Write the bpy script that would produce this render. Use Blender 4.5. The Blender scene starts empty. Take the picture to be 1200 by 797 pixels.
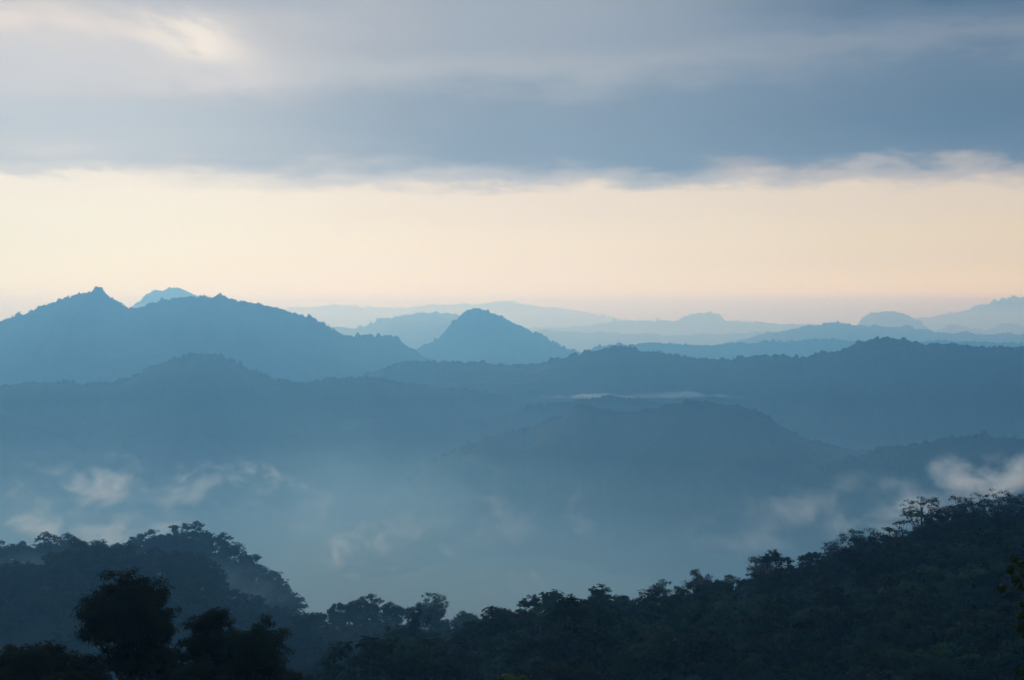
import bpy, math, random
import numpy as np
R = math.radians
S = bpy.context.scene
C = S.collection

# ------------------------------------------------------------------ camera
F, U0, V0 = 1742.0, 600.0, 398.5          # focal length and centre of the 1200x797 picture
cam_d = bpy.data.cameras.new('camera'); cam = bpy.data.objects.new('camera', cam_d); C.objects.link(cam)
cam_d.sensor_width = 36.0; cam_d.lens = 36.0 * F / 1200.0
cam_d.clip_start = 0.5; cam_d.clip_end = 150000.0
cam.location = (0, 0, 0); cam.rotation_euler = (R(90), 0, 0)
S.camera = cam

# ------------------------------------------------------------------ render settings
S.view_settings.view_transform = 'Standard'; S.view_settings.look = 'None'
S.view_settings.gamma = 1.0; S.view_settings.use_curve_mapping = False
S.view_settings.exposure = 0.0
S.cycles.use_denoising = True
S.cycles.volume_bounces = 2; S.cycles.max_bounces = 6
S.cycles.transparent_max_bounces = 16

# ------------------------------------------------------------------ sun and sky
SUN_AZ, SUN_EL = -11.5, 11.5               # degrees right of +Y, above the horizon: behind the cloud, front left
sun_d = bpy.data.lights.new('sun', 'SUN'); sun = bpy.data.objects.new('sun', sun_d); C.objects.link(sun)
sun_d.energy = 1.35; sun_d.angle = R(12); sun_d.color = (1.0, 0.95, 0.86)
a, e = R(SUN_AZ), R(SUN_EL)
from mathutils import Vector
sd = Vector((math.sin(a)*math.cos(e), math.cos(a)*math.cos(e), math.sin(e)))
sun.rotation_euler = sd.to_track_quat('Z', 'Y').to_euler()

def lin(c):
    return tuple(((v/255)/12.92 if v/255 <= 0.04045 else ((v/255+0.055)/1.055)**2.4) for v in c)

W = bpy.data.worlds.new('World'); S.world = W; W.use_nodes = True
STR = 0.1
def build_world():
    nt = W.node_tree; N, L = nt.nodes, nt.links
    N.clear()
    def nd(t, **kw):
        n = N.new(t)
        for k, v in kw.items(): setattr(n, k, v)
        return n
    def put(s, v):
        if hasattr(v, 'bl_idname') and 'Socket' in v.bl_idname: L.new(v, s)
        else: s.default_value = v
    def m(op, a, b=None, c=None, clamp=False):
        n = nd('ShaderNodeMath', operation=op, use_clamp=clamp)
        put(n.inputs[0], a)
        if b is not None: put(n.inputs[1], b)
        if c is not None: put(n.inputs[2], c)
        return n.outputs[0]
    def rng(v, a, b, lo=0.0, hi=1.0, kind='SMOOTHSTEP'):
        n = nd('ShaderNodeMapRange', interpolation_type=kind, clamp=True)
        put(n.inputs[0], v); put(n.inputs[1], a); put(n.inputs[2], b); put(n.inputs[3], lo); put(n.inputs[4], hi)
        return n.outputs[0]
    def mix(f, a, b):
        n = nd('ShaderNodeMix', data_type='RGBA'); n.clamp_factor = True
        put(n.inputs[0], f); put(n.inputs[6], a); put(n.inputs[7], b)
        return n.outputs[2]
    def noise(vec, scale, detail=4, rough=0.5):
        n = nd('ShaderNodeTexNoise'); L.new(vec, n.inputs['Vector'])
        n.inputs['Scale'].default_value = scale; n.inputs['Detail'].default_value = detail; n.inputs['Roughness'].default_value = rough
        return n.outputs[0]
    def vec(x, y, z=0.0):
        n = nd('ShaderNodeCombineXYZ'); put(n.inputs[0], x); put(n.inputs[1], y); put(n.inputs[2], z); return n.outputs[0]
    tc = nd('ShaderNodeTexCoord'); sp = nd('ShaderNodeSeparateXYZ'); L.new(tc.outputs['Generated'], sp.inputs[0])
    X, Y, Z = sp.outputs
    deg = 180/math.pi
    az = m('MULTIPLY', m('ARCTAN2', X, Y), deg)
    el = m('MULTIPLY', m('ARCSINE', Z), deg)
    sky = nd('ShaderNodeTexSky', sky_type='NISHITA'); sky.sun_disc = False
    sky.sun_elevation = R(SUN_EL); sky.sun_rotation = R(SUN_AZ); sky.air_density = 1.0; sky.dust_density = 2.0
    # streaky cloud noise in azimuth / elevation, stretched along the horizon
    flat = vec(m('MULTIPLY', az, 0.055), m('MULTIPLY', el, 0.42))
    n1 = m('SUBTRACT', noise(flat, 1.0, 5, 0.5), 0.5)
    flat2 = vec(m('MULTIPLY', az, 0.16), m('MULTIPLY', el, 0.7), 7.3)
    n2 = m('SUBTRACT', noise(flat2, 1.0, 5, 0.55), 0.5)
    flat4 = vec(m('MULTIPLY', az, 0.42), m('MULTIPLY', el, 1.1), 11.7)
    n4 = m('SUBTRACT', noise(flat4, 1.0, 6, 0.6), 0.5)
    warp = m('ADD', m('ADD', m('MULTIPLY', n1, 2.4), m('MULTIPLY', n2, 1.5)), m('MULTIPLY', n4, 1.5))
    damp = rng(el, 3.6, 6.6)                # the gap above the horizon stays calm
    elw = m('ADD', el, m('MULTIPLY', warp, damp))
    def pxel(v): return math.degrees(math.atan((V0 - v)/F))
    TOP = 40.0
    def column(stops):
        r = nd('ShaderNodeValToRGB'); cr = r.color_ramp; cr.interpolation = 'EASE'
        L.new(m('DIVIDE', elw, TOP), r.inputs[0])
        pts = sorted(((pxel(v) if isinstance(v, (int, float)) else float(v[1:]), c) for v, c in stops))
        while len(cr.elements) < len(pts): cr.elements.new(0.5)
        for el_, (p, c) in zip(cr.elements, pts): el_.position = max(0, min(1, p/TOP))
        for el_, (p, c) in zip(cr.elements, pts): el_.color = (*lin(c), 1)
        return r.outputs[0]
    HI = [('e18', (146, 166, 190)), ('e28', (168, 192, 218)), ('e40', (168, 195, 230))]
    left = column([(0, (168, 170, 180)), (40, (202, 198, 194)), (100, (190, 192, 196)), (150, (172, 182, 190)), (184, (174, 182, 187)),
                   (200, (196, 197, 194)), (213, (236, 232, 214)), (260, (236, 238, 214)), (345, (244, 249, 194))] + HI)
    midc = column([(0, (144, 151, 160)), (50, (142, 148, 157)), (78, (152, 156, 160)), (120, (115, 126, 138)), (188, (107, 119, 131)),
                   (212, (164, 165, 164)), (232, (230, 219, 192)), (300, (242, 233, 186)), (350, (248, 241, 166))] + HI)
    right = column([(0, (64, 81, 102)), (30, (85, 100, 118)), (62, (116, 124, 134)), (92, (87, 102, 118)), (150, (77, 91, 107)),
                    (190, (86, 99, 114)), (210, (172, 167, 160)), (231, (226, 214, 184)), (300, (234, 224, 164)), (345, (252, 247, 146))] + HI)
    azw = m('ADD', az, m('MULTIPLY', n1, 8.0))
    col = mix(rng(azw, -19, 0), left, mix(rng(azw, 0, 18), midc, right))
    # brighter thin places in the deck where the sun stands behind it
    flat3 = vec(m('MULTIPLY', az, 0.5), m('ADD', m('MULTIPLY', el, 1.3), m('MULTIPLY', az, 0.35)), 3.1)
    n3 = m('SUBTRACT', noise(flat3, 1.0, 5, 0.6), 0.5)
    def spot(u, v, su, sv, amp, c, col, tilt=0.0):
        da0 = m('SUBTRACT', m('ADD', az, m('MULTIPLY', n3, 1.5)), math.degrees(math.atan((u-U0)/F)))
        de0 = m('SUBTRACT', m('ADD', el, m('MULTIPLY', n2, 1.8)), pxel(v))
        da = m('DIVIDE', da0, su)
        de = m('DIVIDE', m('ADD', de0, m('MULTIPLY', da0, tilt)), sv)
        d = m('ADD', m('MULTIPLY', da, da), m('MULTIPLY', de, de))
        g = m('MULTIPLY', m('EXPONENT', m('MULTIPLY', d, -1.0)), amp)
        g = m('MULTIPLY', g, rng(m('ADD', n2, m('MULTIPLY', n3, 1.3)), -0.3, 0.18))
        return mix(g, col, (*lin(c), 1))
    col = spot(235, 50, 1.7, 0.7, 0.85, (240, 232, 216), col, 0.22)
    col = spot(185, 42, 1.6, 0.5, 0.5, (226, 218, 206), col, 0.2)
    col = spot(15, 36, 2.4, 0.45, 0.7, (226, 214, 202), col)
    col = spot(110, 40, 1.5, 0.35, 0.5, (222, 212, 202), col)
    col = spot(250, 95, 3.4, 0.8, 0.45, (208, 204, 202), col)
    col = spot(905, 198, 2.2, 0.3, 0.45, (226, 208, 186), col, 0.1)
    col = spot(1130, 218, 2.5, 0.3, 0.4, (205, 196, 186), col, 0.1)
    col = spot(60, 178, 2.4, 0.4, 0.5, (200, 198, 196), col)
    col = spot(660, 190, 1.6, 0.25, 0.4, (170, 172, 176), col, 0.1)
    # the deck grows dark and blue away from the sun, behind the camera
    behind = rng(m('ABSOLUTE', m('SUBTRACT', az, SUN_AZ)), 35, 110)
    col = mix(behind, col, (*lin((92, 122, 160)), 1))
    sc = nd('ShaderNodeMix', data_type='RGBA', blend_type='MULTIPLY'); sc.inputs[0].default_value = 1.0
    L.new(col, sc.inputs[6]); sc.inputs[7].default_value = (1/STR, 1/STR, 1/STR, 1)
    out = mix(0.985, sky.outputs[0], sc.outputs[2])   # cloud deck in front of the clear sky
    bg = nd('ShaderNodeBackground'); bg.inputs[1].default_value = STR; L.new(out, bg.inputs[0])
    o = nd('ShaderNodeOutputWorld'); L.new(bg.outputs[0], o.inputs[0])
build_world()

# ------------------------------------------------------------------ helpers
def vnoise(x, y, seed=0):
    x = np.asarray(x, float); y = np.asarray(y, float)
    ix = np.floor(x).astype(np.int64); iy = np.floor(y).astype(np.int64)
    fx = x-ix; fy = y-iy
    fx = fx*fx*fx*(fx*(fx*6-15)+10); fy = fy*fy*fy*(fy*(fy*6-15)+10)
    def h(i, j):
        return hash01(i, j, seed)
    return (h(ix, iy)*(1-fx)+h(ix+1, iy)*fx)*(1-fy)+(h(ix, iy+1)*(1-fx)+h(ix+1, iy+1)*fx)*fy
def hash01(i, j, seed):
    n = (i*374761393 + j*668265263 + seed*1442695041) & 0xffffffff
    n = ((n ^ (n >> 13))*1274126177) & 0xffffffff
    n = ((n ^ (n >> 16))*2246822519) & 0xffffffff
    n = n ^ (n >> 15)
    return (n & 0xffffff)/float(0x1000000)
def fbm(x, y, seed=0, oct=4):
    s = 0; a = 0.5
    for k in range(oct):
        s = s + a*(vnoise(x*2**k, y*2**k, seed+17*k)*2-1); a *= 0.5
    return s
def canopy(x, y, sp, amp, seed):
    """height of a closed forest canopy of rounded crowns of very unequal height"""
    gx = x/sp; gy = y/sp
    ix = np.floor(gx).astype(np.int64); iy = np.floor(gy).astype(np.int64)
    best = np.zeros_like(x)
    for a in (-1, 0, 1):
        for b in (-1, 0, 1):
            i, j = ix+a, iy+b
            cx = i+hash01(i, j, seed); cy = j+hash01(i, j, seed+1)
            r = 0.55+0.4*hash01(i, j, seed+2); hh = hash01(i, j, seed+3)
            hh = 0.35+0.5*hh+0.6*hh**6
            d2 = ((gx-cx)**2+(gy-cy)**2)/(r*r)
            best = np.maximum(best, hh*np.sqrt(np.clip(1-d2, 0, None)))
    return amp*best

def mesh(name, verts, faces, smooth=False, mi=None):
    """verts (n,3), faces (m,k) arrays of one face size, or a list of such arrays"""
    if not isinstance(faces, list): faces = [faces]
    faces = [np.asarray(f, np.int32) for f in faces if len(f)]
    me = bpy.data.meshes.new(name)
    verts = np.asarray(verts, np.float32)
    me.vertices.add(len(verts)); me.vertices.foreach_set('co', verts.ravel())
    flat = np.concatenate([f.ravel() for f in faces])
    tot = np.concatenate([np.full(len(f), f.shape[1], np.int32) for f in faces])
    st = np.concatenate([[0], np.cumsum(tot)[:-1]]).astype(np.int32)
    me.loops.add(len(flat)); me.loops.foreach_set('vertex_index', flat)
    me.polygons.add(len(tot)); me.polygons.foreach_set('loop_start', st); me.polygons.foreach_set('loop_total', tot)
    me.polygons.foreach_set('use_smooth', np.full(len(tot), smooth))
    me.update(calc_edges=True); me.validate()
    return me
def obj(name, me, mat=None, parent=None, loc=None):
    if mat is not None and len(me.materials) == 0: me.materials.append(mat)
    o = bpy.data.objects.new(name, me); C.objects.link(o)
    if parent is not None: o.parent = parent
    if loc is not None: o.location = loc
    return o
def grid_faces(n, k):
    i = np.arange(n-1)[:, None]*k + np.arange(k-1)[None, :]
    return np.stack([i, i+k, i+k+1, i+1], -1).reshape(-1, 4)
def tag(o, label=None, cat=None, group=None, kind=None):
    for k, v in (('label', label), ('category', cat), ('group', group), ('kind', kind)):
        if v: o[k] = v
    return o

def material(name, c1, c2, scale=0.05, rough=0.9, rnd=0.0, spec=0.05, hsv=0.0):
    mt = bpy.data.materials.new(name); mt.use_nodes = True
    nt = mt.node_tree; b = nt.nodes['Principled BSDF']
    b.inputs['Roughness'].default_value = rough; b.inputs['Specular IOR Level'].default_value = spec
    tc = nt.nodes.new('ShaderNodeTexCoord'); n = nt.nodes.new('ShaderNodeTexNoise')
    n.inputs['Scale'].default_value = scale; n.inputs['Detail'].default_value = 5
    nt.links.new(tc.outputs['Object'], n.inputs['Vector'])
    r = nt.nodes.new('ShaderNodeValToRGB'); r.color_ramp.elements[0].color = (*c1, 1); r.color_ramp.elements[1].color = (*c2, 1)
    r.color_ramp.elements[0].position = 0.3; r.color_ramp.elements[1].position = 0.7
    nt.links.new(n.outputs[0], r.inputs[0]); last = r.outputs[0]
    if rnd:
        oi = nt.nodes.new('ShaderNodeObjectInfo'); h = nt.nodes.new('ShaderNodeHueSaturation')
        for sock, lo, hi in (('Value', 1-rnd, 1+rnd), ('Hue', 0.5-hsv, 0.5+hsv)):
            mr = nt.nodes.new('ShaderNodeMapRange'); mr.inputs[3].default_value = lo; mr.inputs[4].default_value = hi
            nt.links.new(oi.outputs['Random'], mr.inputs[0]); nt.links.new(mr.outputs[0], h.inputs[sock])
        nt.links.new(last, h.inputs['Color']); last = h.outputs[0]
    nt.links.new(last, b.inputs['Base Color'])
    return mt
M_forest = material('forest_hill', (0.020, 0.034, 0.018), (0.042, 0.058, 0.028), 0.004)
M_ground = material('valley_ground', (0.04, 0.06, 0.03), (0.09, 0.11, 0.05), 0.001)
M_soil = material('forest_floor', (0.010, 0.020, 0.011), (0.022, 0.034, 0.017), 0.05)
M_leaf = material('leaves', (0.009, 0.027, 0.013), (0.023, 0.049, 0.022), 0.16, 1.0, 0.45, 0.05, 0.03)
M_dark_leaf = material('dark_leaves', (0.010, 0.017, 0.009), (0.022, 0.030, 0.013), 0.5, 1.0, 0.15, 0.05, 0.02)
M_leaf_red = material('russet_leaves', (0.035, 0.032, 0.017), (0.06, 0.05, 0.024), 0.35, 0.8, 0.2, 0.15)
M_leaf_olive = material('olive_leaves', (0.025, 0.042, 0.010), (0.05, 0.07, 0.02), 3.0, 0.8)
M_leaf_warm = material('warm_leaves', (0.016, 0.034, 0.011), (0.042, 0.064, 0.021), 0.16, 1.0, 0.4, 0.05, 0.03)
M_leaf_lime = material('fresh_leaves', (0.045, 0.07, 0.016), (0.075, 0.105, 0.026), 0.6, 0.7)
M_bark = material('bark', (0.028, 0.026, 0.022), (0.06, 0.055, 0.048), 1.5)
M_bark_pale = material('pale_bark', (0.07, 0.068, 0.064), (0.13, 0.125, 0.115), 1.5)

# ------------------------------------------------------------------ terrain: valley ground and hills
FLOOR = -400.0
def ground():
    xs = np.linspace(-30000, 30000, 161); ys = np.linspace(-6000, 40000, 141)
    X, Y = np.meshgrid(xs, ys, indexing='ij')
    Z = FLOOR + 12*fbm(X/2600, Y/2600, 3)
    me = mesh('ground', np.stack([X, Y, Z], -1).reshape(-1, 3), grid_faces(161, 141), True)
    tag(obj('ground', me, M_ground), kind='structure')
ground()

def pchip(us, vs, u):
    """smooth monotone-ish interpolation through the outline's points"""
    lin_ = np.interp(u, us, vs)
    k = np.linspace(-1, 1, 9); w = (1-k*k)+1e-6; w /= w.sum()
    return sum(wi*np.interp(u+3*ki, us, vs) for wi, ki in zip(w, k))*0.8+0.2*lin_

CRESTS = []
def ridge(name, pts, D, wf, wb, seed, du=1.2, sp=13, amp=9, wander=0.03, spur=0.35, nt=(150, 40), floor=FLOOR-15, slant=0.0):
    us, vs = [p[0] for p in pts], [p[1] for p in pts]
    u = np.arange(us[0], us[-1]+du, du)
    v = pchip(us, vs, u)+2.2*fbm(u/16, u*0+seed, seed+90, 4)
    Dl = D*(1+wander*fbm(u/260, u*0, seed, 2)*2 + slant*(u-600)/600)
    x = (u-U0)*Dl/F; zc = (V0-v)*Dl/F
    k1 = np.linspace(1, 0, nt[0], endpoint=False)**1.5; k2 = np.linspace(0, 1, nt[1])**1.3
    t = np.concatenate([-wf*1.25*k1, wb*1.25*k2])
    Xg = np.repeat(x[:, None], len(t), 1); Tg = np.repeat(t[None, :], len(u), 0); Yg = Dl[:, None]+Tg
    Wd = np.where(Tg < 0, wf, wb)*(1+spur*fbm(Xg/(wf*0.55), Tg/(wf*1.6), seed+5, 4)*2)
    s = np.clip(np.abs(Tg)/Wd, 0, 1)
    prof = 0.45*(0.5+0.5*np.cos(np.pi*s))+0.55*(1-s)**1.3
    hgt = zc[:, None]-floor
    # spurs and gullies running down from the crest
    q = wf*0.55
    wx = Xg/q+1.1*fbm(Xg/(q*1.3), Yg/(q*1.3), seed+3, 3)+0.5*Yg/q; wy = Yg/q+1.1*fbm(Xg/(q*1.3)+40, Yg/(q*1.3), seed+4, 3)-0.3*Xg/q
    rid = 1-np.abs(fbm(wx, wy, seed+9, 4)*2.2)
    Zg = floor+hgt*prof
    Zg += np.clip(hgt, 0, None)*0.17*(rid-0.75)*np.clip(s*2.5, 0, 1)*(1-s)**0.7
    # forest canopy: tall and uneven on the crest where it meets the air, closed on the faces
    rough = 0.55+0.9*vnoise(Xg/(sp*7), Yg/(sp*7), seed+41)
    face = np.exp(-np.abs(Tg)/(wf*0.045))
    cn = canopy(Xg, Yg, sp, amp, seed+20)*rough+0.5*canopy(Xg+311, Yg, sp*2.1, amp, seed+30)+0.25*amp*fbm(Xg/(sp*0.3), Yg/(sp*0.3), seed+50, 2)
    big = 0.35*amp*canopy(Xg, Yg, sp*4.2, 1.0, seed+70)+0.5*amp*fbm(Xg/(sp*9), Yg/(sp*9), seed+71, 3)
    Zg += cn*face+big*(1-face)-0.7*amp*face-0.1*amp*(1-face)
    me = mesh(name, np.stack([Xg, Yg, Zg], -1).reshape(-1, 3), grid_faces(len(u), len(t)), True)
    if D < 15000: CRESTS.append((x, Dl, Zg[:, nt[0]], wf, seed, amp))
    return tag(obj(name, me, M_forest), kind='structure')

ridge('mountains', [(-160, 385), (40, 372), (200, 366), (300, 364), (340, 362), (400, 357), (440, 361), (480, 360), (520, 357), (560, 356), (590, 353), (625, 357), (660, 363), (690, 367),
      (720, 373), (760, 378), (850, 379), (900, 384), (940, 380), (960, 382), (1000, 384), (1100, 386), (1360, 390)], 17000, 1700, 1500, 11, 1.6, 36, 26, nt=(50, 20))
ridge('mountains', [(960, 420), (1040, 386), (1075, 374), (1100, 369), (1120, 366), (1150, 358), (1175, 351), (1200, 348), (1240, 345), (1290, 352), (1400, 380)], 15500, 1500, 1500, 12, 1.5, 30, 26, nt=(70, 20))
ridge('mountains', [(560, 410), (620, 386), (660, 384), (700, 381), (735, 376), (765, 377), (795, 376), (808, 371), (818, 368), (838, 366), (846, 370), (850, 375), (866, 376), (900, 379), (940, 382),
      (990, 388), (1040, 400), (1100, 420)], 13800, 1300, 1200, 13, 1.2, 30, 22, nt=(70, 20))
ridge('mountains', [(330, 425), (380, 384), (420, 384), (445, 377), (465, 371), (490, 367), (515, 367), (535, 370), (560, 376), (600, 390), (660, 410), (700, 425)], 10700, 1100, 1100, 14, 1.2, 26, 20, nt=(70, 20))
ridge('hills', [(985, 410), (1000, 386), (1010, 373), (1022, 367), (1035, 366), (1052, 367), (1066, 371), (1080, 380), (1090, 388), (1105, 410)], 12000, 600, 600, 15, 1.2, 22, 16, nt=(60, 20))
ridge('hills', [(1075, 410), (1098, 389), (1112, 382), (1126, 381), (1140, 385), (1154, 388), (1164, 385), (1174, 379), (1182, 377), (1192, 381), (1204, 386), (1230, 392), (1280, 410)], 12000, 600, 600, 16, 1.2, 22, 14, nt=(60, 20))
ridge('hills', [(120, 400), (140, 372), (156, 359), (166, 352), (175, 345), (186, 340), (200, 337), (212, 338), (224, 343), (240, 350), (262, 362), (300, 400)], 10300, 800, 800, 17, 1.2, 22, 14, nt=(60, 20))
ridge('hills', [(520, 420), (600, 389), (640, 388), (680, 390), (720, 390), (760, 393), (800, 392), (840, 393), (880, 390), (920, 389), (980, 394), (1050, 405), (1100, 420)], 11500, 1300, 1300, 18, 1.2, 22, 12, nt=(80, 20))
ridge('hills', [(760, 425), (860, 400), (900, 391), (930, 385), (960, 381), (990, 379), (1020, 382), (1060, 383), (1085, 388), (1120, 391), (1160, 392), (1200, 394), (1260, 392), (1360, 400)], 9900, 1200, 1200, 19, 1.2, 20, 13, nt=(90, 20))
ridge('hills', [(640, 425), (700, 408), (760, 402), (820, 405), (880, 402), (960, 398), (1060, 400), (1200, 402), (1360, 405)], 8000, 900, 900, 29, 1.2, 18, 11, nt=(90, 20))
ridge('hill', [(400, 470), (440, 432), (468, 420), (482, 413), (495, 407), (508, 401), (518, 393), (526, 384), (533, 376), (540, 369), (546, 364), (552, 362), (560, 362), (568, 363), (575, 367), (584, 371),
      (592, 374), (600, 379), (611, 383), (622, 389), (634, 393), (645, 400), (656, 405), (668, 411), (690, 419), (730, 432), (780, 470)], 7800, 700, 800, 21, 1.0, 15, 13, nt=(130, 30))
ridge('mountain', [(-120, 410), (-60, 392), (0, 377), (14, 373), (30, 369), (44, 362), (60, 356), (72, 351), (86, 347), (100, 344), (108, 343), (113, 338), (119, 338), (126, 347), (138, 355), (150, 362),
      (164, 363), (178, 356), (192, 351), (220, 349), (245, 349), (262, 347), (278, 352), (302, 355), (318, 360), (345, 367), (366, 374), (386, 385), (402, 393), (430, 394), (454, 393), (466, 397),
      (476, 405), (490, 414), (510, 424), (560, 445), (640, 480)], 6000, 1300, 1200, 22, 0.9, 14, 12, nt=(190, 30))
ridge('hills', [(400, 450), (470, 425), (520, 423), (560, 425), (600, 428), (640, 424), (668, 417), (690, 412), (712, 409), (732, 406), (752, 411), (790, 416), (830, 421), (862, 421), (884, 417), (920, 417),
      (950, 418), (968, 413), (985, 411), (1004, 404), (1022, 399), (1042, 397), (1064, 399), (1084, 403), (1100, 402), (1120, 404), (1160, 408), (1200, 407), (1260, 412), (1360, 425)], 4450, 950, 900, 23, 0.9, 11, 9, nt=(190, 30), slant=-0.14)
ridge('hill', [(-140, 470), (-40, 456), (0, 453), (30, 449), (60, 448), (100, 449), (136, 447), (158, 441), (176, 430), (192, 423), (212, 417), (236, 415), (258, 417), (278, 426), (298, 435), (320, 444),
      (345, 449), (380, 446), (420, 442), (452, 445), (490, 450), (530, 455), (560, 459), (600, 466), (640, 474), (700, 490), (780, 520)], 3900, 800, 800, 24, 1.0, 12, 8, nt=(170, 30))
ridge('hill', [(540, 500), (620, 478), (650, 471), (680, 468), (704, 464), (724, 466), (760, 470), (800, 478), (850, 492), (920, 520)], 3600, 450, 450, 25, 1.0, 11, 8, nt=(120, 30))
ridge('hill', [(300, 740), (360, 680), (420, 615), (460, 577), (500, 545), (540, 523), (580, 512), (612, 504), (640, 494), (660, 484), (674, 477), (690, 475), (704, 478), (722, 482), (742, 483), (768, 478), (800, 473), (830, 472),
      (858, 474), (880, 480), (900, 490), (916, 502), (940, 513), (980, 523), (1030, 532), (1100, 545), (1200, 580)], 3200, 800, 700, 26, 1.0, 11, 8, nt=(190, 30))
ridge('hill', [(900, 570), (980, 540), (1030, 527), (1060, 521), (1100, 518), (1136, 512), (1160, 510), (1190, 516), (1240, 520), (1340, 540)], 2750, 520, 500, 27, 1.0, 11, 8, nt=(150, 30))


# ------------------------------------------------------------------ the near hillside under the trees
def prof(pts, D, drop):
    us = np.array([p[0] for p in pts], float); vs = np.array([p[1] for p in pts], float)
    return (us-U0)*D/F, (V0-vs)*D/F-drop
C_D, C2_D, B_D, A_D = 430.0, 590.0, 710.0, 940.0
RC = prof([(-200, 1050), (100, 930), (250, 850), (330, 800), (380, 775), (430, 758), (480, 738), (520, 736), (560, 727), (590, 714), (620, 707), (650, 704), (700, 699), (745, 699), (780, 695), (830, 692),
           (860, 690), (890, 676), (920, 665), (960, 654), (1000, 640), (1035, 636), (1065, 618), (1090, 606), (1130, 598), (1200, 592), (1300, 580), (1500, 575)], C_D, 10)
RC2 = prof([(-300, 1000), (200, 800), (290, 750), (330, 733), (370, 716), (400, 711), (440, 707), (480, 711), (520, 715), (560, 722), (600, 740), (700, 800), (900, 900)], C2_D, 9)
RB = prof([(-300, 690), (-60, 668), (0, 664), (40, 668), (70, 655), (110, 652), (150, 657), (175, 664), (205, 655), (225, 660), (250, 683), (270, 697), (300, 707), (330, 716), (350, 732), (420, 790), (600, 900)], B_D, 9)
RA = prof([(-300, 655), (-60, 644), (0, 641), (40, 641), (100, 643), (140, 643), (170, 636), (195, 630), (215, 628), (240, 631), (262, 636), (280, 645), (300, 670), (320, 682), (338, 695), (350, 716), (370, 760), (430, 900)], A_D, 9)
def smax(a, b, k=4.0):
    h = np.clip(0.5+0.5*(a-b)/k, 0, 1)
    return b+(a-b)*h+k*h*(1-h)
def terrain(x, y):
    x = np.asarray(x, float); y = np.asarray(y, float)
    n = fbm(x/60, y/60, 71, 4)
    soft = lambda d, k: np.sqrt(d*d+k*k)-k
    def hump(R_, D, sf, sb):
        zc = np.interp(x*D/np.clip(D*0.5+y*0.5, 50, None), R_[0], R_[1])
        d = y-D-8*fbm(x/70, x*0, 77, 2)
        return zc-np.where(d < 0, sf, sb)*soft(d, 18)
    near = -1.7-0.26*np.clip(y, 0, None)-np.where(y < 0, 0.1*y, 0)
    near = near-0.55*soft(np.clip(y-205, 0, None), 15)
    zc = np.interp(x*C_D/np.clip(y, 150, None), RC[0], RC[1])
    k = np.clip((C_D-y)/230, 0, 1.3)
    front = np.interp(x, [-120, -40, 10], [-115, -82, -61])
    hc = zc+(front-zc)*k - 0.6*soft(np.clip(y-C_D, 0, None), 12)
    z = smax(near, hc)
    z = smax(z, hump(RC2, C2_D, 0.22, 0.6)); z = smax(z, hump(RB, B_D, 0.22, 0.55)); z = smax(z, hump(RA, A_D, 0.25, 0.6))
    return np.maximum(z, FLOOR-60)+n*np.clip(y/120, 0.1, 3)
def hillside():
    xs = np.linspace(-900, 900, 261); ys = np.linspace(-60, 1500, 241)
    X, Y = np.meshgrid(xs, ys, indexing='ij')
    me = mesh('hillside', np.stack([X, Y, terrain(X, Y)], -1).reshape(-1, 3), grid_faces(261, 241), True)
    tag(obj('hillside', me, M_soil), kind='structure')
hillside()

# ------------------------------------------------------------------ trees
def tube(path, radii, k=6):
    path = np.asarray(path, float); vs, fs = [], []
    for i, (p, r) in enumerate(zip(path, radii)):
        d = path[min(i+1, len(path)-1)]-path[max(i-1, 0)]; d /= np.linalg.norm(d)+1e-9
        a = np.cross(d, (0.31, 0.95, 0.1)); a /= np.linalg.norm(a)+1e-9; b = np.cross(d, a)
        for q in range(k):
            t = 2*math.pi*q/k; vs.append(p+r*(a*math.cos(t)+b*math.sin(t)))
        if i:
            for q in range(k):
                o = (i-1)*k; q2 = (q+1) % k
                fs.append((o+q, o+q2, o+k+q2, o+k+q))
    return np.array(vs), np.array(fs)
def join_parts(parts):
    vs, fs, o = [], [], 0
    for v, f in parts:
        vs.append(v); fs.append(f+o); o += len(v)
    return np.concatenate(vs), np.concatenate(fs)
def unit(rs, n):
    v = rs.normal(size=(n, 3)); return v/np.linalg.norm(v, axis=1)[:, None]
def leaf_faces(rs, pos, out, size, flat=0.35):
    """one pointed leaf-spray face per position, turned mostly outward with much scatter"""
    n = len(pos)
    nrm = out*(1.1-flat)+unit(rs, n)*0.3+np.array([0, 0, flat*0.6]); nrm /= np.linalg.norm(nrm, axis=1)[:, None]
    a = np.cross(nrm, unit(rs, n)); a /= np.linalg.norm(a, axis=1)[:, None]+1e-9; b = np.cross(nrm, a)
    L = size*rs.uniform(0.55, 1.35, (n, 1)); Wd = L*rs.uniform(0.4, 0.75, (n, 1))
    bend = nrm*L*rs.uniform(-0.2, 0.25, (n, 1))
    v = np.stack([pos-a*L*0.5, pos-b*Wd*0.5+bend, pos+a*L*0.55, pos+b*Wd*0.5+bend], 1).reshape(-1, 3)
    return v, np.arange(4*n).reshape(-1, 4)
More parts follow.
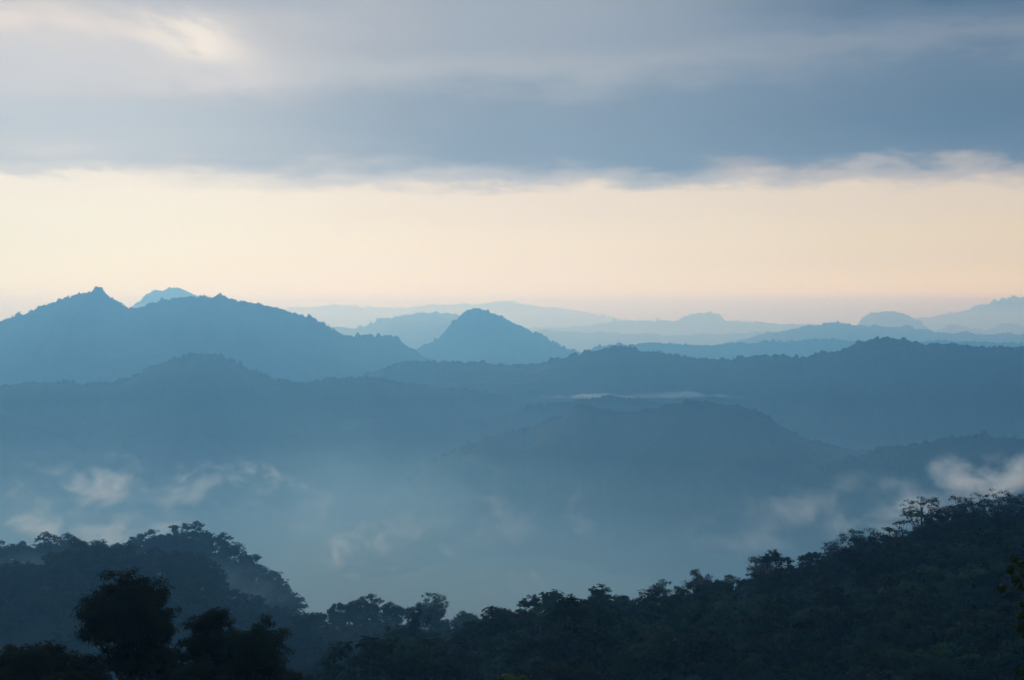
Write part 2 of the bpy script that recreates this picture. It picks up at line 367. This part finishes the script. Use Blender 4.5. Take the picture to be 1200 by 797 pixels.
def tree_shape(seed, h, cw, ch, lobes, leaf, n, lobe_r=(0.26, 0.42), flat_top=False, fill=0.25, trunk_r=None, lean=0.0, low=-0.55, clumps=None, csize=1.0):
    """(trunk verts, faces), (crown verts, faces); base at the origin, h tall, crown cw wide and ch high"""
    rs = np.random.RandomState(seed); trunk_r = trunk_r or 0.022*h
    cz = h-ch/2; rx = cw/2; top = np.array([lean*h, 0, cz])
    bend = rs.normal(size=(5, 2))*0.02*h
    path = [np.array([lean*h*t**1.5+bend[i, 0]*t, bend[i, 1]*t, -0.8+(cz+0.15*ch+0.8)*t]) for i, t in enumerate(np.linspace(0, 1, 5))]
    wood = [tube(path, np.linspace(trunk_r, trunk_r*0.45, 5), 7)]
    ctr, rad = [], []
    for i in range(lobes):
        for _ in range(30):
            d = unit(rs, 1)[0]
            if d[2] < low: continue
            rr = rs.uniform(0.35, 1.0)**0.6
            lr = rs.uniform(*lobe_r)*rx
            c = top+d*np.array([max(rx-lr*0.7, 0.1), max(rx-lr*0.7, 0.1), max(ch/2-lr*0.6, 0.1)])*rr
            if flat_top: c[2] = max(c[2], cz-0.1*ch)
            if all(np.linalg.norm(c-q) > 0.5*lr for q in ctr): break
        ctr.append(c); rad.append(lr)
        t0 = np.clip((c[2]-0.35*ch-0.25*rx)/max(path[-1][2], 1), 0.3, 0.95)
        p0 = np.array([np.interp(t0, np.linspace(0, 1, 5), [q[k] for q in path]) for k in range(3)])
        mid = p0*0.5+c*0.5+np.array([0, 0, -0.06*ch])+rs.normal(size=3)*0.03*cw
        r0 = trunk_r*rs.uniform(0.3, 0.45)
        wood.append(tube([p0, mid, c], [r0, r0*0.65, r0*0.25], 5))
        for _k in range(3):
            e_ = c+unit(rs, 1)[0]*lr*0.8; wood.append(tube([mid*0.3+c*0.7, e_], [r0*0.35, r0*0.12], 4))
    ctr, rad = np.array(ctr), np.array(rad)
    # each bough carries many small ragged clumps of leaves
    per = clumps or 9
    w = rad**2; nb = lobes*per
    kb = rs.choice(lobes, nb, p=w/w.sum()); kb[:lobes] = np.arange(lobes)
    d = unit(rs, nb); d[:, 2] = np.where(d[:, 2] < -0.35, -d[:, 2]*0.7, d[:, 2])
    inner = rs.uniform(size=nb) < fill
    rr = np.where(inner, rs.uniform(0.0, 0.6, nb), rs.uniform(0.7, 1.12, nb))
    zs = 0.6 if flat_top else 0.85
    cc = ctr[kb]+d*(rad[kb]*rr)[:, None]*np.array([1, 1, zs])
    cr = rad[kb]*rs.uniform(0.22, 0.5, nb)*csize
    w = cr**2; k = rs.choice(nb, n, p=w/w.sum())
    e = unit(rs, n); r = rs.uniform(0, 1, n)**0.45*rs.uniform(0.75, 1.25, n)
    pos = cc[k]+e*(cr[k]*r)[:, None]*np.array([1.15, 1.15, 0.7])
    body = (pos-np.array([lean*h, 0, cz-0.25*ch]))/np.array([rx, rx, ch*0.6])
    d = 0.3*e+0.45*d[k]+0.6*body
    return join_parts(wood), leaf_faces(rs, pos, d, leaf)

def bare_shape(seed, h, spread, depth=4):
    rs = np.random.RandomState(seed); parts = []
    def grow(p, d, L, r, k):
        pts = [p]; q = p.copy(); dd = d.copy()
        for _ in range(4):
            dd = dd+rs.normal(size=3)*0.16+np.array([0, 0, 0.03]); dd /= np.linalg.norm(dd); q = q+dd*L/4; pts.append(q.copy())
        parts.append(tube(pts, np.linspace(r, r*0.55, 5), 6 if k > 2 else 4))
        if k:
            for _ in range(3 if k > 1 else 4):
                t = rs.randint(2, 5); nd = dd+rs.normal(size=3)*spread; nd /= np.linalg.norm(nd); nd[2] = abs(nd[2])*0.7+0.1
                grow(pts[t], nd/np.linalg.norm(nd), L*rs.uniform(0.55, 0.75), r*0.5, k-1)
    grow(np.array([0, 0, -0.5]), np.array([0.05, 0, 1.0]), h*0.42, 0.016*h, depth)
    return join_parts(parts)

class Kind:
    def __init__(self, name, wood, leaves, height, mat=None, bark=None):
        self.name, self.height, self.wood, self.leaves = name, height, wood, leaves
        self.trunk = mesh('trunk', *wood); self.trunk.materials.append(bark or M_bark)
        self.crown = None
        if leaves is not None:
            self.crown = mesh('crown', *leaves); self.crown.materials.append(mat or M_leaf)
def plant(kind, loc, label, group=None, scale=1.0, rot=0.0, cat='tree', name=None, sxy=1.0):
    o = bpy.data.objects.new(name or kind.name, None); C.objects.link(o)
    o.empty_display_size = 1.0
    o.location = loc; o.rotation_euler = (0, 0, rot); o.scale = (scale*sxy, scale*sxy, scale)
    tag(o, label, cat, group)
    t = bpy.data.objects.new('trunk', kind.trunk); C.objects.link(t); t.parent = o
    if kind.crown:
        c = bpy.data.objects.new('crown', kind.crown); C.objects.link(c); c.parent = o
    return o

KINDS = []
for i, (h, cw, ch, lo) in enumerate([(11, 9.5, 9.5, 15), (12, 8.5, 10.5, 16), (10, 11, 8.5, 17), (13, 8, 11, 15), (11, 10, 9.5, 13)]):
    KINDS.append(('rounded', Kind('round_tree', *tree_shape(100+i, h, cw, ch, lo, 0.5, 5200, lobe_r=(0.3, 0.46), fill=0.25, low=-0.8), h, mat=M_leaf_warm if i in (1, 4) else None)))
for i, (h, cw, ch, lo) in enumerate([(13, 9.5, 9, 13), (14, 8, 10, 13), (12.5, 11, 8, 15)]):
    KINDS.append(('open', Kind('open_tree', *tree_shape(120+i, h, cw, ch, lo, 0.48, 3200, lobe_r=(0.2, 0.36), fill=0.15, clumps=7), h)))
LABELS = {'rounded': 'rounded dark green tree, one of many packed along the slope of the wooded front ridge',
          'open': 'taller tree with loose ragged crown standing among rounded trees of the wooded front ridge'}
GROUPS = {'rounded': 'rounded trees of the front ridge', 'open': 'ragged trees of the front ridge'}
FARK = [Kind('far_tree', *tree_shape(140+i, h, cw, ch, 12, 0.8, 1300, lobe_r=(0.28, 0.44), fill=0.2, low=-0.8), h) for i, (h, cw, ch) in enumerate([(12, 10, 10.5), (11, 11, 9), (14, 9, 11), (10, 9, 9)])]

rnd = random.Random(5)
SKYLINE = []                                # filled with x, y of the single trees so that the wood keeps clear of them
def at(u, D): return (u-U0)*D/F
def stand(kind, u, vtop, D, label, rot=0.0, sxy=1.0, group=None, sink=0.0, cat='tree', scale=None):
    """a single tree whose top reaches row vtop of the picture at distance D"""
    x = at(u, D); zb = float(terrain(x, D))-sink; ztop = (V0-vtop)*D/F
    sc = scale or (ztop-zb)/kind.height
    SKYLINE.append((x, D, 3.0))
    return plant(kind, (x, D, zb), label, group, sc, rot, cat, sxy=sxy/sc*min(sc, 1.35))

K_tier = Kind('tall_tree', *tree_shape(201, 20, 14, 14, 20, 0.42, 3000, lobe_r=(0.16, 0.27), fill=0.1, clumps=7), 20)
K_lace = Kind('spreading_tree', *tree_shape(202, 14, 15, 7, 22, 0.4, 2400, lobe_r=(0.13, 0.24), fill=0.1, clumps=6), 14)
K_thin = Kind('thin_tree', *tree_shape(203, 14, 7, 9, 11, 0.42, 900, lobe_r=(0.25, 0.38), fill=0.1, clumps=5), 14)
K_knob = Kind('knobbly_tree', *tree_shape(204, 15, 12, 11, 16, 0.45, 5000, fill=0.25, low=-0.75), 15)
K_umb = Kind('umbrella_tree', *tree_shape(205, 15, 13, 7.5, 15, 0.6, 1800, lobe_r=(0.18, 0.32), low=-0.3, clumps=7), 15)
K_lean = Kind('leaning_tree', *tree_shape(206, 15, 9, 10, 12, 0.55, 1300, lobe_r=(0.2, 0.34), lean=0.25, clumps=6), 15)
K_bare = Kind('bare_tree', bare_shape(207, 14, 0.75, 4), None, 13, bark=M_bark_pale)
K_knob2 = Kind('knobbly_tree', *tree_shape(209, 15, 13, 11, 17, 0.45, 5000, fill=0.25, low=-0.75), 15)
K_russet = Kind('russet_tree', *tree_shape(208, 12, 9, 9.5, 14, 0.45, 2800, low=-0.8, clumps=7), 12, mat=M_leaf_red)

stand(K_tier, 1080, 574, 415, 'tallest tree on the ridge skyline, with tiered airy crown and sky between its branches', 0.5)
stand(K_thin, 1043, 612, 418, 'thin small-crowned tree on the skyline just before the tallest tiered tree', 1.0)
stand(K_thin, 1058, 604, 425, 'slim feathery tree squeezed close against the tallest tiered tree', 2.5)
stand(K_lace, 1170, 573, 415, 'wide flat-topped tree with lacy sky-pierced crown at the high end of the ridge', 0.8)
stand(K_knob, 1122, 578, 420, 'dense dome-crowned tree between the tallest tiered tree and the lacy flat-topped tree', 0.3)
stand(K_knob2, 1150, 584, 405, 'broad dark tree crowding in front of the lacy flat-topped tree', 1.9)
stand(K_knob2, 1196, 577, 408, 'dense tree filling the high end of the ridge skyline beyond the lacy flat-topped tree', 3.3)
stand(K_knob2, 1010, 616, 420, 'broad domed tree on the skyline, first big crown downhill of the tallest tree', 2.0)
stand(K_knob, 985, 630, 415, 'broad domed tree with feathery downhill edge, next to the leafless tree', 4.0)
stand(K_bare, 930, 643, 430, 'leafless tree with thin pale branches sticking up from the ridge skyline')
stand(K_russet, 897, 650, 425, 'russet brown tree on the skyline just downhill of the leafless tree', 1.2)
stand(K_russet, 822, 666, 425, 'tall upright brownish tree rising alone from the middle of the ridge skyline', 0.4, sxy=0.85)
stand(K_thin, 858, 668, 425, 'small sparse-leaved tree between the two brownish trees on the skyline', 0.4)
stand(K_knob, 780, 677, 428, 'bushy dark green tree just downhill of the tall upright brownish tree on the skyline', 5.0)
stand(K_knob, 504, 691, 575, 'isolated round-headed tree with bare trunk showing, standing above the low saddle', 1.1)
stand(K_knob, 425, 697, 580, 'bushy tree with knobbly top on the bluish low hump', 3.0)
stand(KINDS[1][1], 548, 711, 560, 'small paler green round tree in the dip of the low saddle', 2.0)
stand(KINDS[2][1], 486, 716, 360, 'dark mushroom-shaped tree in front of the isolated round-headed tree', 0.0)
stand(KINDS[2][1], 450, 738, 340, 'dark flat-domed tree on the lower slope in front of the mushroom-shaped tree', 1.3)
stand(K_umb, 212, 612, 925, 'umbrella-crowned tree with light under its crown on top of the misty left hill', 0.6)
stand(K_umb, 75, 632, 920, 'flat wide tree on the low shoulder of the misty left hill', 2.2)
stand(K_thin, 42, 635, 925, 'sparse see-through tree beside the flat wide tree on the misty left hill', 0.2)
stand(K_knob, 236, 624, 930, 'bushy tree just beside the umbrella-crowned tree on the misty left hill', 0.2)
stand(K_knob, 275, 633, 925, 'big-headed tree at the brink where the misty left hill drops away', 0.9)
stand(K_lean, 322, 676, 905, 'leaning ragged tree at the foot of the misty left hill, out over the valley', 0.0)

# --- near dark trees
M_near = M_leaf
def near_kind(name, seed, h, cw, ch, lobes, n=9000, leaf=0.30, mat=M_dark_leaf, **k):
    return Kind(name, *tree_shape(seed, h, cw, ch, lobes, leaf, n, **k), h, mat=mat)
def near(kind, u, vtop, D, label, rot=0.0):
    return stand(kind, u, vtop, D, label, rot)
N1 = near_kind('broadleaf_tree', 321, 17, 9.0, 11.5, 40, 60000, lobe_r=(0.34, 0.52), low=-0.95, fill=0.4, clumps=14, csize=1.0)
N2 = near_kind('broadleaf_tree', 312, 15, 6.2, 13, 30, 36000, lobe_r=(0.38, 0.55), low=-0.95, fill=0.4, clumps=13, csize=1.0)
N3 = near_kind('broadleaf_tree', 303, 13, 7.4, 12, 32, 36000, lobe_r=(0.36, 0.52), low=-0.95, fill=0.4, clumps=13, csize=1.0)
N4 = near_kind('low_tree', 304, 9, 7.5, 8, 24, 20000, leaf=0.3, clumps=11, csize=1.1, lobe_r=(0.28, 0.42), low=-0.9, fill=0.3)
N5 = near_kind('lime_tree', 305, 8, 5, 4, 10, 4500, leaf=0.25, mat=M_leaf_lime)
near(N1, 154, 667, 92, 'largest black leafy tree, its tall rounded head rising clear of the low dark thicket', 0.6)
near(N2, 245, 703, 92, 'black tree with narrow knobbly head beside the largest leafy tree', 1.7)
near(N3, 297, 722, 90, 'black dome-shaped tree at the far end of the near dark thicket', 0.2)
near(N4, 42, 744, 90, 'low black bushy tree with a small knob on top, in the near thicket', 0.8)
near(N4, 4, 757, 91, 'low black bush at the end of the near thicket, next to the knob-topped one', 2.6)
near(N4, 92, 764, 86, 'lowest black bush of the thicket, at the foot of the largest leafy tree', 4.0)
near(N4, 208, 754, 90, 'black bushy tree filling the gap between the largest leafy tree and the narrow-headed tree', 5.0)
near(N4, 340, 780, 93, 'low dark bushy tree just beyond the dome-shaped tree of the near thicket', 1.0)
near(N5, 604, 784, 95, 'fresh green treetop just poking into view below the dark slope', 0.0)

# --- tree reaching in from the side: a branching tree whose twigs end in small leaves
def side_tree():
    D = 40.0; x0 = at(1330, D); zb = float(terrain(x0, D))
    rs = np.random.RandomState(31)
    tips = [(1188, 655), (1184, 668), (1195, 662), (1200, 672), (1190, 680), (1198, 690), (1174, 690), (1206, 700), (1198, 708), (1210, 660), (1215, 690), (1196, 722), (1208, 735),
            (1205, 730), (1194, 735), (1200, 742), (1215, 745), (1197, 788), (1205, 795), (1215, 780), (1230, 650), (1240, 700), (1235, 740), (1250, 770), (1260, 640), (1270, 690), (1280, 600), (1300, 580), (1330, 560),
            (1360, 590), (1390, 620), (1400, 680), (1320, 640), (1380, 720), (1290, 740), (1340, 700), (1420, 740)]
    trunk = [np.array([0, 0, -0.5]), np.array([0.1, 0.1, 1.8]), np.array([0.0, 0, 3.6]), np.array([0.05, 0, (V0-600)*D/F-zb])]
    wood = [tube(trunk, [0.16, 0.13, 0.09, 0.03], 8)]; P, O = [], []
    for (u, v) in tips:
        d = rs.uniform(-0.9, 0.9) if u > 1220 else rs.uniform(-0.3, 0.3)
        t = np.array([(u-U0)*(D+d)/F-x0, d, (V0-v)*(D+d)/F-zb])
        s0 = trunk[2]*rs.uniform(0.6, 1.0); s0[2] = max(1.2, min(t[2]+0.3, trunk[-1][2]))
        mid = s0*0.45+t*0.55+np.array([0, 0, 0.18])
        wood.append(tube([s0, mid, t], [0.035, 0.02, 0.006], 5))
        n = 64 if u < 1220 else 80
        sp = 0.15 if u < 1220 else 0.24
        p = t+unit(rs, n)*sp*rs.uniform(0.1, 1.0, (n, 1)); P.append(p); O.append((p-t)/sp)
    P, O = np.concatenate(P), np.concatenate(O)
    k = Kind('small_leaved_tree', join_parts(wood), leaf_faces(rs, P, O, 0.11, 0.3), 6, mat=M_leaf_olive)
    plant(k, (x0, D, zb), 'near leafy branches of a small tree reaching in from the side over the dark ridge')
side_tree()

# --- the wood on the slopes
def scatter():
    rs = np.random.RandomState(9); pts = []
    def field(x0, x1, y0, y1, sp):
        for gx in np.arange(x0, x1, sp):
            for gy in np.arange(y0, y1, sp):
                pts.append((gx+rs.uniform(-0.42, 0.42)*sp, gy+rs.uniform(-0.42, 0.42)*sp))
    field(-70, 190, 222, 455, 7.4)
    field(-190, 40, 500, 625, 7.4)
    field(-330, -60, 640, 735, 7.6)
    field(-420, -110, 860, 965, 7.8)
    P = np.array(pts); z = terrain(P[:, 0], P[:, 1])
    keep = np.ones(len(P), bool)
    for (x, y, r) in SKYLINE: keep &= np.hypot(P[:, 0]-x, P[:, 1]-y) > r
    u = U0+F*P[:, 0]/P[:, 1]; v = V0-F*(z+12)/P[:, 1]
    keep &= (u > -90) & (u < 1290) & (v < 815)
    return P[keep], z[keep], u[keep], v[keep]
P, Zt, Ut, Vt = scatter()
def size_at(y):
    top = 380 < y < 470 or 555 < y < 630
    return rnd.choice([0.6, 0.7, 0.8, 0.9] if top else ([0.8, 1.0, 1.2, 1.4, 1.7] if y < 330 else [0.75, 0.9, 1.05, 1.2, 1.45]))*rnd.uniform(0.92, 1.08)
order = np.argsort(P[:, 1]); single, rest = [], []
for i in order:
    if len(single) < 255 and P[i, 1] < 470 and -8 < Ut[i] < 1208 and Vt[i] < 797: single.append(i)
    else: rest.append(i)
for i in single:
    nm, kd = KINDS[rnd.choice([0, 0, 1, 1, 2, 2, 3, 4, 4, 5, 6, 7])]
    plant(kd, (P[i, 0], P[i, 1], Zt[i]-0.3), LABELS[nm], GROUPS[nm], size_at(P[i, 1]), rnd.uniform(0, 6.28), sxy=rnd.uniform(0.85, 1.2))
def merged(idx):
    vs, fs, o = [], [], 0
    for i in idx:
        far = P[i, 1] > 470
        kd = rnd.choice(FARK) if far else KINDS[rnd.choice([0, 0, 1, 1, 2, 3, 4, 5, 6, 7])][1]
        a, sc = rnd.uniform(0, 6.28), size_at(P[i, 1]); ca, sa = math.cos(a)*sc, math.sin(a)*sc
        for (v, f) in (kd.leaves, kd.wood):
            w = np.stack([v[:, 0]*ca-v[:, 1]*sa+P[i, 0], v[:, 0]*sa+v[:, 1]*ca+P[i, 1], v[:, 2]*sc+Zt[i]-0.3], -1)
            vs.append(w); fs.append(f+o); o += len(w)
    return np.concatenate(vs), np.concatenate(fs)
print('trees', len(single), 'rest', len(rest))
def crest_trees():
    """ragged small crowns standing along the crests of the farther hills"""
    rs = np.random.RandomState(77); V = []
    for (x, Dl, z, wf, seed, amp) in CRESTS:
        n = int((x[-1]-x[0])/(9 if amp < 14 else amp*0.8)*(4 if amp < 14 else 2)); xs = rs.uniform(x[0], x[-1], n); t = rs.normal(0, 0.02*wf, n)
        zb = np.interp(xs, x, z)-np.abs(t)*0.35; yb = np.interp(xs, x, Dl)+t
        hh = amp*(0.3+0.35*rs.uniform(size=n)+0.55*rs.uniform(size=n)**5)*(0.45+1.3*vnoise(xs/120, xs*0, seed+60)**1.6)
        q = 50
        d = unit(rs, n*q)*rs.uniform(0.2, 1, (n*q, 1))
        H = np.repeat(hh, q)[:, None]; W_ = H*0.52
        pos = np.stack([np.repeat(xs, q), np.repeat(yb, q), np.repeat(zb, q)], -1)+np.concatenate([d[:, :2]*W_, H*0.3+d[:, 2:]*H*0.55], 1)
        v, f = leaf_faces(rs, pos, d, 1.0); 
        c = v.reshape(-1, 4, 3); c = pos[:, None, :]+(c-pos[:, None, :])*(0.22*H)[:, None, :]
        V.append(c.reshape(-1, 3))
    v = np.concatenate(V); tag(obj('forest', mesh('forest', v, np.arange(len(v)).reshape(-1, 4)), M_forest), kind='stuff')
crest_trees()
wood_o = obj('forest', mesh('forest', *merged(rest)), M_leaf)
tag(wood_o, kind='stuff')

# ------------------------------------------------------------------ haze: one even box of air round everything
def volume_mat(name, color, density, g=0.0):
    mt = bpy.data.materials.new(name); mt.use_nodes = True
    nt = mt.node_tree; nt.nodes.clear()
    v = nt.nodes.new('ShaderNodeVolumePrincipled'); o = nt.nodes.new('ShaderNodeOutputMaterial')
    v.inputs['Color'].default_value = (*color, 1); v.inputs['Absorption Color'].default_value = (1, 1, 1, 1)
    v.inputs['Density'].default_value = density; v.inputs['Anisotropy'].default_value = g
    nt.links.new(v.outputs[0], o.inputs['Volume'])
    return mt
def box_mesh(name, x0, x1, y0, y1, z0, z1):
    v = [(x, y, z) for x in (x0, x1) for y in (y0, y1) for z in (z0, z1)]
    f = [(0, 1, 3, 2), (4, 6, 7, 5), (0, 4, 5, 1), (2, 3, 7, 6), (0, 2, 6, 4), (1, 5, 7, 3)]
    return mesh(name, v, np.array(f))
haze = obj('haze', box_mesh('haze', -31000, 31000, -6500, 40500, FLOOR-40, 465), volume_mat('haze_air', (0.18, 0.52, 1.0), 0.000173, 0.5))
tag(haze, kind='stuff')

# ------------------------------------------------------------------ thicker mist lying in the valleys, level layers of even density
def layer(name, x0, x1, y0, y1, top, color, dens, g=0.5, bottom=FLOOR-35):
    o = obj(name, box_mesh(name, x0, x1, y0, y1, bottom, top), volume_mat(name, color, dens, g))
    tag(o, kind='stuff')
layer('valley_mist', -5000, 5000, 1010, 5600, -150, (0.30, 0.63, 1.0), 0.00008)
layer('valley_mist', -4900, 4900, 1015, 5500, -235, (0.31, 0.63, 1.0), 0.00028)
layer('valley_mist', -4800, 4800, 1020, 5400, -310, (0.32, 0.64, 1.0), 0.0005)
layer('plain_mist', -15000, 15000, 8900, 12500, 225, (1.0, 0.95, 0.82), 0.00012)
layer('plain_mist', -15200, 15200, 8880, 12520, 345, (1.0, 0.96, 0.82), 0.00006)
layer('plain_mist', -16000, 16000, 14400, 17900, 455, (1.0, 0.97, 0.86), 0.00028)

# ------------------------------------------------------------------ drifting cloud wisps
def wisp(u, v, D, su, sv, depth, dens, scale, thr, seed, tilt=0.0, stretch=(0.8, 0.45, 1.15), color=(0.72, 0.88, 1), edge=0.3):
    """a soft body of cloud: half-axes su, sv in picture pixels at distance D, depth in metres"""
    import bmesh
    bm = bmesh.new(); bmesh.ops.create_icosphere(bm, subdivisions=3, radius=1.0)
    me = bpy.data.meshes.new('cloud_wisp'); bm.to_mesh(me); bm.free()
    mt = bpy.data.materials.new('cloud'); mt.use_nodes = True; nt = mt.node_tree; N, L = nt.nodes, nt.links; N.clear()
    out = N.new('ShaderNodeOutputMaterial'); pv = N.new('ShaderNodeVolumePrincipled')
    pv.inputs['Color'].default_value = (*color, 1); pv.inputs['Absorption Color'].default_value = (1, 1, 1, 1); pv.inputs['Anisotropy'].default_value = 0.4
    tc = N.new('ShaderNodeTexCoord')
    ln = N.new('ShaderNodeVectorMath'); ln.operation = 'LENGTH'; L.new(tc.outputs['Object'], ln.inputs[0])
    fall = N.new('ShaderNodeMapRange'); fall.interpolation_type = 'SMOOTHSTEP'; fall.inputs[1].default_value = 1.0; fall.inputs[2].default_value = 0.3
    L.new(ln.outputs['Value'], fall.inputs[0])
    geo = N.new('ShaderNodeNewGeometry'); mp = N.new('ShaderNodeMapping'); mp.inputs['Location'].default_value = (seed*3.7, seed*1.3, seed*2.1)
    mp.inputs['Scale'].default_value = tuple(q/scale for q in stretch)
    L.new(geo.outputs['Position'], mp.inputs['Vector'])
    ns = N.new('ShaderNodeTexNoise'); ns.inputs['Scale'].default_value = 1.0; ns.inputs['Detail'].default_value = 6; ns.inputs['Roughness'].default_value = 0.64; ns.inputs['Distortion'].default_value = 0.35
    L.new(mp.outputs[0], ns.inputs['Vector'])
    # cloud where noise beats a threshold that rises towards the rim
    ad = N.new('ShaderNodeMath'); ad.operation = 'MULTIPLY_ADD'; L.new(fall.outputs[0], ad.inputs[0]); ad.inputs[1].default_value = 0.4; ad.inputs[2].default_value = -0.4-thr
    ct = N.new('ShaderNodeMath'); ct.operation = 'MULTIPLY_ADD'; L.new(ns.outputs[0], ct.inputs[0]); ct.inputs[1].default_value = 1.7; ct.inputs[2].default_value = -0.35
    sm = N.new('ShaderNodeMath'); sm.operation = 'ADD'; L.new(ct.outputs[0], sm.inputs[0]); L.new(ad.outputs[0], sm.inputs[1])
    mr = N.new('ShaderNodeMapRange'); mr.interpolation_type = 'SMOOTHSTEP'; mr.inputs[1].default_value = 0.0; mr.inputs[2].default_value = edge; mr.inputs[4].default_value = dens
    L.new(sm.outputs[0], mr.inputs[0]); L.new(mr.outputs[0], pv.inputs['Density']); L.new(pv.outputs[0], out.inputs['Volume'])
    try: mt.cycles.volume_step_rate = 0.35
    except Exception: pass
    o = obj('cloud_wisp', me, mt); o.location = (at(u, D), D, (V0-v)*D/F); o.scale = (su*D/F, depth, sv*D/F); o.rotation_euler = (0, R(tilt), 0)
    tag(o, kind='stuff')
for (u, v, D, su, sv, dens, sc, thr) in [
        (190, 566, 2600, 250, 50, 0.0125, 60, 0.41), (112, 568, 2500, 66, 52, 0.0150, 45, 0.39), (282, 560, 2650, 95, 28, 0.0150, 46, 0.40), (320, 600, 2400, 140, 60, 0.0050, 55, 0.41),
        (50, 622, 1800, 170, 42, 0.0165, 46, 0.34), (170, 618, 1850, 80, 32, 0.0100, 38, 0.40), (20, 585, 2000, 110, 42, 0.0055, 50, 0.41),
        (424, 642, 2000, 66, 50, 0.0150, 38, 0.39), (490, 640, 2000, 120, 60, 0.0040, 45, 0.42), (570, 610, 2000, 130, 55, 0.0030, 50, 0.42),
        (1170, 562, 1500, 115, 46, 0.0300, 44, 0.31), (1085, 592, 1550, 120, 48, 0.0150, 44, 0.36), (965, 608, 1700, 160, 46, 0.0125, 48, 0.36),
        (860, 620, 1800, 140, 55, 0.0045, 52, 0.41), (1010, 566, 1700, 70, 26, 0.0055, 40, 0.42),
        (605, 684, 1900, 80, 28, 0.0075, 36, 0.40), (690, 600, 2100, 44, 66, 0.0060, 38, 0.41), (560, 580, 2300, 150, 60, 0.0022, 60, 0.42)]:
    wisp(u, v, D, su*1.2, sv*1.2, 45, dens*1.7, sc*1.1, thr, 1+u*0.013, edge=0.5)
wisp(800, 463, 3850, 90, 8, 150, 0.0070, 60, 0.36, 8, stretch=(0.5, 0.5, 2))
wisp(690, 464, 3850, 110, 6, 150, 0.0060, 60, 0.38, 5, stretch=(0.5, 0.5, 2))
wisp(450, 600, 2100, 260, 110, 380, 0.0008, 200, 0.15, 10, color=(0.36, 0.72, 1), edge=0.5)
wisp(430, 738, 515, 150, 40, 25, 0.0015, 40, 0.18, 25, color=(0.3, 0.68, 1), edge=0.5)
wisp(240, 690, 815, 190, 62, 40, 0.0040, 60, 0.18, 21, color=(0.4, 0.75, 1), edge=0.5)
wisp(20, 660, 815, 110, 24, 40, 0.0050, 40, 0.25, 23, color=(0.4, 0.75, 1), edge=0.5)
